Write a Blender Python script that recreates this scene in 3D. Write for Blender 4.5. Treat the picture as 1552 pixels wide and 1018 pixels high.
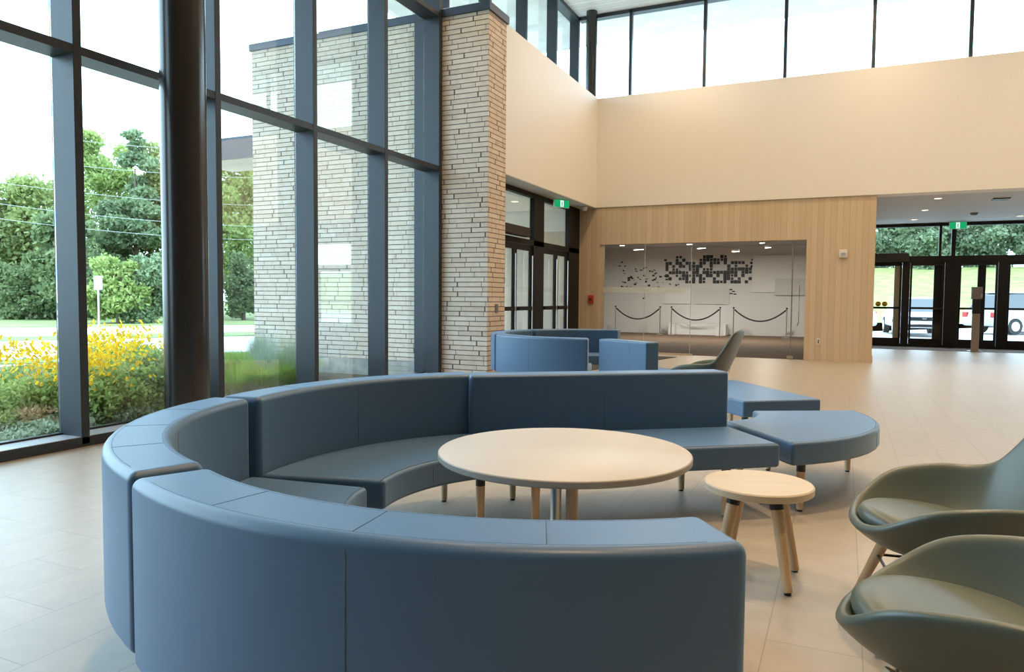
import bpy, bmesh, math, random
import numpy as np
from math import sin, cos, pi, radians, atan2, hypot
from mathutils import Vector, Matrix

for o in list(bpy.data.objects): bpy.data.objects.remove(o)
SC = bpy.context.scene
COL = SC.collection

# ------------------------------------------------------------------ camera
W_, H_ = 1552, 1018
F_PX = 1097.4
YAW, PITCH, ROLL = .429473, .0516436, -.0079672
cd = bpy.data.cameras.new('camera')
cd.sensor_fit = 'HORIZONTAL'; cd.sensor_width = 36.0; cd.lens = 36.0*F_PX/W_
cd.clip_start = .05; cd.clip_end = 600
cam = bpy.data.objects.new('camera', cd); COL.objects.link(cam)
fwd = Vector((-sin(YAW)*cos(PITCH), cos(YAW)*cos(PITCH), -sin(PITCH)))
rt = Vector((cos(YAW), sin(YAW), 0)); dn = fwd.cross(rt)
r_ = rt*cos(ROLL)+dn*sin(ROLL); d_ = -rt*sin(ROLL)+dn*cos(ROLL)
m3 = Matrix((r_, -d_, -fwd)).transposed()
cam.matrix_world = Matrix.Translation((0, 0, 1.3)) @ m3.to_4x4()
SC.camera = cam

# ------------------------------------------------------------------ world, view
SC.view_settings.view_transform = 'Standard'
SC.view_settings.look = 'None'
SC.view_settings.gamma = 1.0
SC.view_settings.exposure = 0.0
SC.view_settings.use_curve_mapping = False
w = bpy.data.worlds.new('overcast_sky'); SC.world = w; w.use_nodes = True
bg = w.node_tree.nodes['Background']
bg.inputs['Color'].default_value = (0.57, 0.79, 1.0, 1)
bg.inputs['Strength'].default_value = 7.3

# sun behind thin cloud, from the south-west side outdoors
sl = bpy.data.lights.new('sun', 'SUN'); sl.energy = .7; sl.angle = radians(25); sl.color = (1, .95, .85)
so = bpy.data.objects.new('sun', sl); COL.objects.link(so)
so.rotation_euler = Vector((0.55, 0.45, -1.0)).to_track_quat('-Z', 'Y').to_euler()

LAMP_W = 68       # ceiling downlight power
LAMP_C = (1.0, .70, .40)

# ------------------------------------------------------------------ materials
def mat(name, col, rough=.6, metal=0, spec=.5, coat=0, coat_r=.2, sheen=0):
    m = bpy.data.materials.new(name); m.use_nodes = True
    b = m.node_tree.nodes['Principled BSDF']
    b.inputs['Base Color'].default_value = (*col, 1)
    b.inputs['Roughness'].default_value = rough
    b.inputs['Metallic'].default_value = metal
    b.inputs['Specular IOR Level'].default_value = spec
    b.inputs['Coat Weight'].default_value = coat
    b.inputs['Coat Roughness'].default_value = coat_r
    b.inputs['Sheen Weight'].default_value = sheen
    return m
class NT:
    def __init__(s, m): s.m = m; s.t = m.node_tree; s.b = s.t.nodes['Principled BSDF']
    def n(s, kind, **kw):
        x = s.t.nodes.new(kind)
        for k, v in kw.items(): setattr(x, k, v)
        return x
    def l(s, a, b): s.t.links.new(a, b)
    def math(s, op, a, b=None, c=None):
        x = s.n('ShaderNodeMath', operation=op)
        for i, v in enumerate((a, b, c)):
            if v is None: continue
            if isinstance(v, (int, float)): x.inputs[i].default_value = v
            else: s.l(v, x.inputs[i])
        return x.outputs[0]
    def pos(s):
        g = s.n('ShaderNodeNewGeometry'); q = s.n('ShaderNodeSeparateXYZ'); s.l(g.outputs['Position'], q.inputs[0]); return q.outputs
    def comb(s, x, y, z=0):
        q = s.n('ShaderNodeCombineXYZ')
        for i, v in enumerate((x, y, z)):
            if isinstance(v, (int, float)): q.inputs[i].default_value = v
            else: s.l(v, q.inputs[i])
        return q.outputs[0]
    def ramp(s, fac, stops):
        r = s.n('ShaderNodeValToRGB'); s.l(fac, r.inputs[0])
        e = r.color_ramp.elements
        while len(e) < len(stops): e.new(.5)
        for i, (p, c) in enumerate(stops): e[i].position = p; e[i].color = (*c, 1)
        return r.outputs[0]
    def mix(s, fac, a, b, mode='MIX'):
        x = s.n('ShaderNodeMix', data_type='RGBA', blend_type=mode)
        for sock, v in ((x.inputs[0], fac), (x.inputs[6], a), (x.inputs[7], b)):
            if isinstance(v, (int, float)): sock.default_value = v
            elif isinstance(v, tuple): sock.default_value = (*v, 1)
            else: s.l(v, sock)
        return x.outputs[2]
    def bump(s, h, strength, dist=.01):
        b = s.n('ShaderNodeBump'); b.inputs['Strength'].default_value = strength; b.inputs['Distance'].default_value = dist
        s.l(h, b.inputs['Height']); s.l(b.outputs[0], s.b.inputs['Normal'])

def coursed(name, bw, bh, joint, palette, joint_col, horiz='xy', rough=.85, bump=.6, rnd=1.0, org=(0, 0), noise=.25, jd=.01):
    """rows of blocks with a random start per row; horizontal axis is x+y on walls, floor rows step along x"""
    m = mat(name, palette[0], rough); t = NT(m)
    p = t.pos()
    if horiz == 'floor': u = t.math('SUBTRACT', p[1], org[1]); v = t.math('SUBTRACT', p[0], org[0])
    else: u = t.math('ADD', p[0], p[1]); v = p[2]
    vr = t.math('DIVIDE', v, bh); row = t.math('FLOOR', vr); fv = t.math('FRACT', vr)
    wn = t.n('ShaderNodeTexWhiteNoise', noise_dimensions='1D'); t.l(row, wn.inputs['W'])
    if rnd == 'half': sh = t.math('MULTIPLY', t.math('MODULO', t.math('ABSOLUTE', row), 2), .5)
    else: sh = t.math('MULTIPLY', wn.outputs['Value'], rnd*3.7)
    ur = t.math('ADD', t.math('DIVIDE', u, bw), sh)
    if rnd != 'half':
        # uneven lengths: warp the coordinate a little, periodically, per row
        ur = t.math('ADD', ur, t.math('MULTIPLY', t.math('SINE', t.math('MULTIPLY', ur, 2.3)), .22))
    cell = t.math('FLOOR', ur); fu = t.math('FRACT', ur)
    wn2 = t.n('ShaderNodeTexWhiteNoise', noise_dimensions='2D'); t.l(t.comb(cell, row), wn2.inputs['Vector'])
    col = t.ramp(wn2.outputs['Value'], [(i/(len(palette)-1), c) for i, c in enumerate(palette)])
    nz = t.n('ShaderNodeTexNoise'); nz.inputs['Scale'].default_value = 9; nz.inputs['Detail'].default_value = 6
    t.l(t.comb(u, v), nz.inputs['Vector'])
    col = t.mix(noise, col, t.ramp(nz.outputs[0], [(.3, (.35, .35, .35)), (.7, (.9, .9, .9))]), 'OVERLAY')
    ju, jv = joint/bw, joint/bh
    inu = t.math('MULTIPLY', t.math('GREATER_THAN', fu, ju), 1.0)
    inv = t.math('GREATER_THAN', fv, jv)
    solid = t.math('MULTIPLY', inu, inv)
    t.l(t.mix(solid, joint_col, col), t.b.inputs['Base Color'])
    hgt = t.math('ADD', t.math('MULTIPLY', solid, 1.0), t.math('MULTIPLY', nz.outputs[0], .25))
    t.bump(hgt, bump, jd)
    return m

M = {}
M['brick'] = coursed('buff_roman_brick', .38, .0775, .0115, [(.66, .53, .42), (.75, .62, .50), (.70, .57, .455), (.79, .67, .55), (.71, .565, .44)], (.13, .10, .08), bump=.8)  # dark joint colour also holds the shadow lines under the courses
M['floor'] = coursed('porcelain_floor_tile', .67, .335, .005, [(.350, .312, .262), (.373, .332, .28), (.36, .322, .27)], (.27, .24, .20), horiz='floor', rough=.4, bump=.15, rnd='half', org=(-4.93, .2), noise=.1, jd=.002)
M['white_paint'] = mat('white_paint', (.84, .81, .76), .6)
M['oak'] = mat('oak_wall_slats', (.5, .34, .2), .55)
def oak(m, wpl, a, b, axis=0, grain=1.0):
    t = NT(m); p = t.pos()
    u = t.math('ADD', p[0], p[1])
    c = t.math('DIVIDE', u, wpl); row = t.math('FLOOR', c); fr = t.math('FRACT', c)
    wn = t.n('ShaderNodeTexWhiteNoise', noise_dimensions='1D'); t.l(row, wn.inputs['W'])
    nz = t.n('ShaderNodeTexNoise'); nz.inputs['Scale'].default_value = 1; nz.inputs['Detail'].default_value = 5
    t.l(t.comb(t.math('MULTIPLY', u, 45), t.math('MULTIPLY', p[2], 1.3), row), nz.inputs['Vector'])
    f = t.math('ADD', t.math('MULTIPLY', wn.outputs['Value'], .6), t.math('MULTIPLY', nz.outputs[0], .5*grain))
    col = t.ramp(f, [(.15, a), (.9, b)])
    g = t.math('GREATER_THAN', fr, .035)
    t.l(t.mix(g, tuple(x*.68 for x in a), col), t.b.inputs['Base Color'])
    t.bump(g, .4, .004)
oak(M['oak'], .125, (.56, .43, .285), (.67, .53, .37))
M['pale_panel'] = mat('pale_wood_panel', (.6, .5, .4), .6); oak(M['pale_panel'], .2, (.50, .42, .34), (.66, .57, .47))
M['ceil_wood'] = mat('whitewashed_ceiling_plank', (.7, .66, .6), .6)
def planks(m):
    t = NT(m); p = t.pos(); c = t.math('DIVIDE', p[1], .14); fr = t.math('FRACT', c); row = t.math('FLOOR', c)
    wn = t.n('ShaderNodeTexWhiteNoise', noise_dimensions='1D'); t.l(row, wn.inputs['W'])
    col = t.ramp(wn.outputs['Value'], [(0, (.66, .60, .54)), (1, (.80, .75, .69))])
    t.l(t.mix(t.math('GREATER_THAN', fr, .06), (.35, .3, .26), col), t.b.inputs['Base Color'])
planks(M['ceil_wood'])
def grainy(m, a, b, sx=(40, 40, 2)):
    t = NT(m); tc = t.n('ShaderNodeTexCoord'); mp = t.n('ShaderNodeMapping'); mp.inputs['Scale'].default_value = sx
    t.l(tc.outputs['Object'], mp.inputs[0]); nz = t.n('ShaderNodeTexNoise'); nz.inputs['Scale'].default_value = 1; nz.inputs['Detail'].default_value = 4
    t.l(mp.outputs[0], nz.inputs['Vector'])
    t.l(t.ramp(nz.outputs[0], [(.3, a), (.7, b)]), t.b.inputs['Base Color'])
M['alu'] = mat('charcoal_aluminium', (.044, .052, .064), .42, .1, .4)
M['sill_top'] = mat('sill_sky_reflection', (.42, .46, .52), .35, .3)  # pale colour stands for sky reflected on the charcoal sill
M['alu_black'] = mat('black_door_aluminium', (.009, .009, .0095), .55, 0, .3)
M['column'] = mat('gloss_dark_column_paint', (.045, .042, .040), .22, .35, .6)
M['black'] = mat('black_metal', (.012, .012, .014), .4)
M['chrome'] = mat('brushed_steel', (.62, .61, .58), .28, 1)
M['steel'] = mat('stainless_post', (.42, .36, .29), .38, .8)
M['sofa'] = mat('blue_vinyl', (.031, .090, .185), .44, 0, .45, .30, .30)
def leather(m, sc=900, s=.12):
    t = NT(m); nz = t.n('ShaderNodeTexNoise'); nz.inputs['Scale'].default_value = sc
    tc = t.n('ShaderNodeTexCoord'); t.l(tc.outputs['Object'], nz.inputs['Vector']); t.bump(nz.outputs[0], s, .001)
leather(M['sofa'])
M['sofa'].node_tree.nodes['Principled BSDF'].inputs['Sheen Tint'].default_value = (.45, .70, 1, 1)
M['sofa'].node_tree.nodes['Principled BSDF'].inputs['Sheen Weight'].default_value = .48
M['sofa'].node_tree.nodes['Principled BSDF'].inputs['Sheen Roughness'].default_value = .6
M['seam'] = mat('seam_shadow', (.03, .065, .11), .6)  # dark colour paints the shadow along the upholstery seams
M['green'] = mat('olive_grey_vinyl', (.074, .094, .074), .45, 0, .5, .4, .32); leather(M['green'])
M['maple'] = mat('maple_wood', (.62, .44, .27), .42); grainy(M['maple'], (.55, .37, .21), (.68, .49, .30))
M['top_wood'] = mat('pale_maple_top', (.70, .56, .40), .38); grainy(M['top_wood'], (.54, .44, .32), (.61, .52, .40), (2, 14, 14))
M['laminate'] = mat('cream_laminate', (.59, .56, .53), .38)
M['edge'] = mat('grey_edge_band', (.36, .32, .27), .45)
M['mat'] = mat('charcoal_entrance_mat', (.05, .048, .046), .95)
M['grey_mat'] = mat('grey_entrance_mat', (.13, .13, .14), .95)
M['red'] = mat('red_plastic', (.55, .05, .02), .4)
M['white_plastic'] = mat('white_plastic', (.75, .73, .68), .4)
M['grey_plastic'] = mat('grey_plastic', (.2, .19, .18), .5)
M['soffit'] = mat('grey_white_soffit', (.55, .54, .52), .6)
M['concrete'] = mat('concrete', (.42, .42, .40), .9); 
def spotty(m, a, b, sc=6):
    t = NT(m); nz = t.n('ShaderNodeTexNoise'); nz.inputs['Scale'].default_value = sc; nz.inputs['Detail'].default_value = 8
    t.l(t.n('ShaderNodeNewGeometry').outputs['Position'], nz.inputs['Vector'])
    t.l(t.ramp(nz.outputs[0], [(.35, a), (.65, b)]), t.b.inputs['Base Color'])
spotty(M['concrete'], (.34, .34, .32), (.5, .5, .47))
M['ext_soffit'] = mat('exterior_concrete_soffit', (.62, .63, .61), .8); spotty(M['ext_soffit'], (.64, .60, .56), (.76, .71, .66), 2)
M['coping'] = mat('metal_coping', (.05, .062, .085), .45, .3)
M['road'] = mat('light_asphalt', (.5, .49, .47), .9); spotty(M['road'], (.55, .53, .51), (.66, .64, .62), 3)
M['parking'] = mat('grey_parking_asphalt', (.42, .42, .42), .9)  # one even grey over the whole lot
M['lawn'] = mat('mown_lawn', (.25, .32, .12), .95); spotty(M['lawn'], (.13, .19, .05), (.24, .26, .10), .7)
M['meadow'] = mat('tall_meadow_grass', (.4, .42, .15), .95); spotty(M['meadow'], (.15, .19, .05), (.27, .245, .09), .9)
M['mulch'] = mat('bark_mulch', (.10, .075, .05), .95); spotty(M['mulch'], (.06, .05, .03), (.17, .13, .09), 12)
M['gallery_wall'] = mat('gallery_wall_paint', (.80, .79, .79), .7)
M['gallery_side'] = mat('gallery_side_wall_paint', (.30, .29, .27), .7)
M['gallery_floor'] = mat('brown_gallery_floor', (.15, .095, .06), .85)
M['dark_side'] = mat('dark_lobby_wall_paint', (.13, .125, .12), .7)
M['panel'] = mat('pale_display_panel', (.86, .85, .85), .6)
M['panel2'] = mat('grey_display_panel', (.70, .70, .70), .6)
M['sheer'] = mat('pale_sheer', (.75, .76, .72), .7)
M['sheer'].node_tree.nodes['Principled BSDF'].inputs['Alpha'].default_value = .45
M['car_white'] = mat('white_car_paint', (.78, .79, .8), .25, 0, .5, .6, .05)
M['car_silver'] = mat('silver_car_paint', (.5, .51, .52), .3, .4, .5, .6, .05)
M['car_red'] = mat('maroon_car_paint', (.40, .12, .08), .3, .2, .5, .6, .05)
M['car_glass'] = mat('car_window_glass', (.04, .05, .06), .1, 0, .8)
M['tyre'] = mat('tyre_rubber', (.02, .02, .02), .8)
M['lens'] = mat('lamp_lens', (.6, .62, .65), .1, .3)
M['tail'] = mat('tail_lamp', (.4, .02, .02), .2)
M['yellow'] = mat('yellow_sticker', (.90, .58, .02), .6)
M['orange'] = mat('dry_orange_plumes', (.62, .38, .20), .8)
M['bark'] = mat('tree_bark', (.12, .09, .06), .9)
M['wire'] = mat('pale_cable', (.5, .5, .5), .6)
M['sign_white'] = mat('sign_back_metal', (.55, .57, .58), .5)
def leafmat(name, a, b):
    m = mat(name, a, .7); t = NT(m)
    oi = t.n('ShaderNodeNewGeometry')
    col = t.ramp(oi.outputs['Random Per Island'], [(0, a), (1, b)])
    t.l(col, t.b.inputs['Base Color'])
    tr = t.n('ShaderNodeBsdfTranslucent'); t.l(col, tr.inputs[0])
    mx = t.n('ShaderNodeMixShader'); mx.inputs[0].default_value = .5
    t.l(t.b.outputs[0], mx.inputs[1]); t.l(tr.outputs[0], mx.inputs[2])
    out = [n for n in t.t.nodes if n.type == 'OUTPUT_MATERIAL'][0]; t.l(mx.outputs[0], out.inputs[0])
    return m
M['leaf_mid'] = leafmat('mid_green_leaves', (0.2, 0.25, 0.08), (0.39, 0.43, 0.16))
M['leaf_dark'] = leafmat('dark_green_leaves', (0.12, 0.18, 0.08), (0.28, 0.33, 0.15))
M['leaf_light'] = leafmat('light_green_leaves', (0.25, 0.34, 0.09), (0.47, 0.54, 0.2))
M['leaf_blue'] = leafmat('blue_green_leaves', (0.14, 0.21, 0.1), (0.31, 0.38, 0.21))
M['leaf_lime'] = leafmat('lime_leaves', (0.4, 0.54, 0.05), (0.62, 0.76, 0.14))
M['leaf_grey'] = leafmat('grey_green_leaves', (0.28, 0.36, 0.24), (0.56, 0.62, 0.46))
M['leaf_tan'] = leafmat('tan_dry_leaves', (0.393, 0.252, 0.131), (0.655, 0.486, 0.299))
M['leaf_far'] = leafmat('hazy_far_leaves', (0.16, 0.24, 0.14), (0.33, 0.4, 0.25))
M['leaf_olive'] = leafmat('olive_leaves', (0.2, 0.25, 0.1), (0.38, 0.43, 0.2))
M['petal'] = leafmat('golden_petals', (.90, .52, .02), (1.0, .72, .05))
M['sedge'] = leafmat('bright_sedge_blades', (0.243, 0.393, 0.056), (0.421, 0.543, 0.131))

def emat(name, col, s):
    m = bpy.data.materials.new(name); m.use_nodes = True; nt = m.node_tree; nt.nodes.clear()
    e = nt.nodes.new('ShaderNodeEmission'); e.inputs[0].default_value = (*col, 1); e.inputs[1].default_value = s
    o = nt.nodes.new('ShaderNodeOutputMaterial'); nt.links.new(e.outputs[0], o.inputs[0]); return m
M['lamp'] = emat('lit_lamp_diffuser', (1, .86, .66), 6)
M['exit_green'] = emat('lit_exit_green', (.01, .33, .12), 1.2)
M['exit_white'] = emat('lit_exit_white', (.8, 1, .9), 1.1)
def glassmat(name, tint, boost=1.0):
    m = bpy.data.materials.new(name); m.use_nodes = True; nt = m.node_tree; nt.nodes.clear()
    tr = nt.nodes.new('ShaderNodeBsdfTransparent'); tr.inputs[0].default_value = (*tint, 1)
    gl = nt.nodes.new('ShaderNodeBsdfGlossy'); gl.inputs['Roughness'].default_value = .0
    fr = nt.nodes.new('ShaderNodeFresnel'); fr.inputs[0].default_value = 1.45
    mu = nt.nodes.new('ShaderNodeMath'); mu.operation = 'MULTIPLY'; mu.inputs[1].default_value = boost; nt.links.new(fr.outputs[0], mu.inputs[0])
    mx = nt.nodes.new('ShaderNodeMixShader'); o = nt.nodes.new('ShaderNodeOutputMaterial')
    nt.links.new(mu.outputs[0], mx.inputs[0]); nt.links.new(tr.outputs[0], mx.inputs[1]); nt.links.new(gl.outputs[0], mx.inputs[2]); nt.links.new(mx.outputs[0], o.inputs[0])
    return m
M['glass'] = glassmat('clear_glazing', (.95, .98, .965), .38)
M['glass_int'] = glassmat('interior_glazing', (.96, .98, .96), .5)

# ------------------------------------------------------------------ builders
class MB:
    def __init__(s): s.bm = bmesh.new()
    def box(s, x0, x1, y0, y1, z0, z1, mtx=None):
        r = bmesh.ops.create_cube(s.bm, size=1)
        for v in r['verts']:
            v.co = Vector(((x0+x1)/2+v.co.x*(x1-x0), (y0+y1)/2+v.co.y*(y1-y0), (z0+z1)/2+v.co.z*(z1-z0)))
            if mtx is not None: v.co = mtx @ v.co
        return s
    def tube(s, p0, p1, r0, r1=None, n=16, caps=True):
        r1 = r0 if r1 is None else r1
        p0 = Vector(p0); p1 = Vector(p1); d = (p1-p0).normalized()
        a = d.orthogonal().normalized(); b = d.cross(a)
        A = [s.bm.verts.new(p0+(a*cos(t)+b*sin(t))*r0) for t in [2*pi*i/n for i in range(n)]]
        B = [s.bm.verts.new(p1+(a*cos(t)+b*sin(t))*r1) for t in [2*pi*i/n for i in range(n)]]
        for i in range(n): s.bm.faces.new((A[i], A[(i+1) % n], B[(i+1) % n], B[i]))
        if caps: s.bm.faces.new(A[::-1]); s.bm.faces.new(B)
        return s
    def path(s, pts, r, n=8, closed=False):
        pts = [Vector(p) for p in pts]; rings = []
        up = Vector((0, 0, 1)); N = len(pts)
        for i, p in enumerate(pts):
            a = pts[(i-1) % N] if (closed or i > 0) else p; b = pts[(i+1) % N] if (closed or i < N-1) else p
            d = (b-a).normalized(); x = d.cross(up)
            if x.length < 1e-3: x = d.orthogonal()
            x.normalize(); y = x.cross(d)
            rings.append([s.bm.verts.new(p+(x*cos(t)+y*sin(t))*r) for t in [2*pi*k/n for k in range(n)]])
        for i in range(N if closed else N-1):
            A = rings[i]; B = rings[(i+1) % N]
            for k in range(n): s.bm.faces.new((A[k], A[(k+1) % n], B[(k+1) % n], B[k]))
        if not closed: s.bm.faces.new(rings[0][::-1]); s.bm.faces.new(rings[-1])
        return s
    def lathe(s, prof, n=48, c=(0, 0)):
        rings = []
        for r, z in prof:
            if r < 1e-6: rings.append([s.bm.verts.new((c[0], c[1], z))])
            else: rings.append([s.bm.verts.new((c[0]+r*cos(2*pi*i/n), c[1]+r*sin(2*pi*i/n), z)) for i in range(n)])
        for A, B in zip(rings, rings[1:]):
            for i in range(n):
                j = (i+1) % n
                if len(A) == 1 and len(B) == 1: continue
                if len(A) == 1: s.bm.faces.new((A[0], B[i], B[j]))
                elif len(B) == 1: s.bm.faces.new((A[i], A[j], B[0]))
                else: s.bm.faces.new((A[i], A[j], B[j], B[i]))
        return s
    def prism(s, pts, z0, z1):
        A = [s.bm.verts.new((x, y, z0)) for x, y in pts]; B = [s.bm.verts.new((x, y, z1)) for x, y in pts]
        n = len(pts)
        for i in range(n): s.bm.faces.new((A[i], A[(i+1) % n], B[(i+1) % n], B[i]))
        s.bm.faces.new(A[::-1]); s.bm.faces.new(B)
        return s
    def build(s, name, m, parent=None, loc=None, rotz=0, bevel=0, seg=3, smooth=False, subsurf=0, kind=None, tag=None, angle=40):
        bmesh.ops.recalc_face_normals(s.bm, faces=s.bm.faces)
        me = bpy.data.meshes.new(name); s.bm.to_mesh(me); s.bm.free()
        me.materials.append(m)
        o = bpy.data.objects.new(name, me); COL.objects.link(o)
        if loc: o.location = loc
        o.rotation_euler[2] = rotz
        if parent: o.parent = parent
        if bevel:
            b = o.modifiers.new('bevel', 'BEVEL'); b.width = bevel; b.segments = seg; b.limit_method = 'ANGLE'; b.angle_limit = radians(angle); b.harden_normals = True
        if subsurf:
            q = o.modifiers.new('sub', 'SUBSURF'); q.levels = subsurf; q.render_levels = subsurf
        if smooth or bevel or subsurf:
            me.polygons.foreach_set('use_smooth', [True]*len(me.polygons))
        if smooth == 'auto':
            me.polygons.foreach_set('use_smooth', [True]*len(me.polygons)); me.set_sharp_from_angle(angle=radians(angle))
        if kind: o['kind'] = kind
        if tag: settag(o, *tag)
        return o
def settag(o, label, cat, group=None, kind=None):
    o['label'] = label; o['category'] = cat
    if group: o['group'] = group
    if kind: o['kind'] = kind
    return o
def thing(name, label, cat, loc=(0, 0, 0), rotz=0, group=None):
    o = bpy.data.objects.new(name, None); COL.objects.link(o); o.location = loc; o.rotation_euler[2] = rotz
    return settag(o, label, cat, group)
def struct(name, loc=(0, 0, 0)):
    o = bpy.data.objects.new(name, None); COL.objects.link(o); o.location = loc; o['kind'] = 'structure'; return o
def sbox(name, m, x0, x1, y0, y1, z0, z1, parent=None, bevel=0):
    o = MB().box(x0, x1, y0, y1, z0, z1).build(name, m, parent, bevel=bevel)
    if not parent: o['kind'] = 'structure'
    return o
def pbox(name, m, parent, *b, bevel=0): return MB().box(*b).build(name, m, parent, bevel=bevel)
def copy_tree(o, parent=None):
    c = o.copy(); COL.objects.link(c)
    if parent: c.parent = parent
    for ch in list(o.children): copy_tree(ch, c)
    return c

# ------------------------------------------------------------------ room shell
CEIL = 8.3
YB = 17.07          # face of the wood wall
sbox('floor', M['floor'], -6.34, 9.2, -7.2, 22.3, -.2, 0)
sbox('floor_gallery', M['gallery_floor'], -9.0, .5, YB+.14, 28.1, .001, .006)
sbox('floor_entry', M['floor'], .5, 9.2, 22.3, 24.1, -.2, -.001)
sbox('floor_vestibule', M['floor'], -9.8, -6.34, 10.85, 17.3, -.2, -.002)
sbox('ceiling', M['ceil_wood'], -6.4, 9.2, -7.2, 17.55, CEIL, CEIL+.4)
# roof overhang outside the glass
sbox('trim_1', M['ext_soffit'], -10.45, -6.4, -7.2, 19.55, CEIL+.02, CEIL+.5)
sbox('trim_2', M['ext_soffit'], -6.4, 9.2, 17.55, 19.55, CEIL+.02, CEIL+.5)
# white upper walls
sbox('wall_back', M['white_paint'], -5.57, 9.2, YB-.03, 17.5, 3.53, 6.15)
sbox('wall_left', M['white_paint'], -6.28, -5.57, 10.80, 17.5, 3.53, 6.15)
sbox('wall_right', M['dark_side'], 9.0, 9.2, -7.2, 24.0, 0, CEIL)
sbox('wall_front', M['dark_side'], -6.3, 9.2, -7.2, -7.0, 0, CEIL)
# wood wall: left piece, over the opening, right piece with return along the entry
XL, XR, ZO = -5.476, -.78, 2.631
sbox('wall_wood_left', M['oak'], -6.05, XL, YB, YB+.14, 0, 3.53)
sbox('wall_wood_head', M['oak'], XL, XR, YB, YB+.14, ZO, 3.53)
sbox('wall_wood_right', M['oak'], XR, .56, YB, YB+.14, .0, 3.53)
sbox('wall_wood_return', M['oak'], .42, .56, YB+.14, 23.6, 0, 3.53)
sbox('baseboard_back', M['oak'], XR, .575, YB-.012, YB+.001, 0, .16)
sbox('ceiling_entry', M['soffit'], .56, 9.0, 17.5, 24.0, 3.531, 3.7)
sbox('trim_3', M['soffit'], -6.28, -5.57, 10.8, YB-.03, 3.515, 3.53)
# gallery behind the glass
sbox('wall_gallery_back', M['gallery_wall'], -9.0, .42, 27.95, 28.1, 0, 3.3)
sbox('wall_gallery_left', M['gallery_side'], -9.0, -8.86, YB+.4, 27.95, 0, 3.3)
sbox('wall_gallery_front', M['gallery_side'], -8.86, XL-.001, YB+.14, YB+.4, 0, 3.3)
sbox('wall_gallery_right', M['gallery_wall'], .42, .5, 23.6, 27.95, 0, 3.3)
sbox('ceiling_gallery', M['soffit'], -9.0, .42, YB+.14, 28.1, 3.3, 3.4)
# vestibule behind the left doors
sbox('wall_vestibule_back', M['pale_panel'], -9.8, -6.1, 17.2, 17.3, 0, 3.0)
sbox('trim_4', M['white_paint'], -9.8, -6.28, 17.19, 17.3, 3.0, 3.55)
sbox('ceiling_vestibule', M['white_paint'], -9.8, -6.28, 10.85, 17.3, 3.55, 3.7)

# brick pier that runs from indoors to outdoors
pier = struct('wall_brick_pier')
pbox('brick_face', M['brick'], pier, -9.87, -5.08, 10.15, 10.79, .26, 5.72)
pbox('concrete_base', M['concrete'], pier, -9.86, -6.30, 10.16, 10.78, -.1, .26)
pbox('brick_foot', M['brick'], pier, -6.30, -5.08, 10.15, 10.79, 0, .26)
pbox('coping', M['coping'], pier, -9.91, -5.05, 10.12, 10.83, 5.72, 5.84)
pbox('wall_switch', M['grey_plastic'], pier, -5.08, -5.065, 10.43, 10.52, 1.07, 1.21)

# ------------------------------------------------------------------ glazed walls
XI, XG = -5.9, -6.18
win = struct('window_1')
ys = [10.15-1.505*k for k in range(0, 10)]
sbox('wall_window_side', M['gallery_side'], -6.3, XI, -7.0, ys[-1]-.076, 0, CEIL)
for k, y in enumerate(ys):
    if k == 0:
        pbox('mullion', M['alu'], win, -6.20, XI, y-.10, y-.001, .02, CEIL)
        pbox('wall_channel', M['alu'], win, -6.37, -6.212, y-.080, y-.001, .02, 5.72)
    else:
        pbox('mullion', M['alu'], win, XG-.02, XI, y-.075, y, .02, CEIL, bevel=.004)
pbox('sill_reflection_plate', M['sill_top'], win, -6.29, XI-.004, ys[-1]-.07, 10.04, .085, .089)  # added thin plate, paints the sky reflection on the sill top
pbox('sill', M['alu'], win, -6.30, XI, ys[-1]-.075, 10.15, .0, .085, bevel=.005)
for z0, z1 in ((3.315, 3.389), (5.70, 5.775), (CEIL-.09, CEIL)):
    for k in range(len(ys)-1):
        pbox('transom', M['alu'], win, XG, XI-.004, ys[k+1]+.001, ys[k]-.076 if k else ys[k]-.101, z0, z1)
for k in range(len(ys)-1):
    for z0, z1 in ((.085, 3.315), (3.389, 5.70), (5.775, CEIL-.09)):
        pbox('glass_pane', M['glass'], win, XG-.006, XG+.006, ys[k+1]+.001, ys[k]-.076 if k else ys[k]-.101, z0, z1)
        if z0 < 1:
            pbox('glazing_bead', M['black'], win, XG-.01, XG+.03, ys[k+1]+.001, ys[k]-.076 if k else ys[k]-.101, z0, z0+.018)
# upper left clerestory and clerestory along the back wall
XU, YU = -6.2, 17.40
win2 = struct('window_2')
for y in (10.9, 12.5, 14.2, 15.93, 17.47):
    pbox('mullion', M['alu'], win2, XU-.24, XU, y-.075, y, 6.15, CEIL)
pbox('glass_pane', M['glass'], win2, XU-.226, XU-.214, 10.83, YU, 6.15, CEIL-.09)
pbox('glass_pane', M['glass'], win2, XU-.226, XU-.214, 10.10, 10.83, 5.84, CEIL-.09)
pbox('head_frame', M['alu'], win2, XU-.24, XU, 10.16, YU, CEIL-.09, CEIL)
win3 = struct('window_3')
for i in range(8):
    x = -4.88+1.765*i
    pbox('mullion', M['alu'], win3, x-.035, x+.035, YU, YU+.11, 6.15, CEIL)
pbox('glass_pane', M['glass'], win3, XU, 9.0, YU+.085, YU+.097, 6.15, CEIL-.09)
pbox('head_frame', M['alu'], win3, XU, 9.0, YU, YU+.2, CEIL-.09, CEIL)

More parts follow.
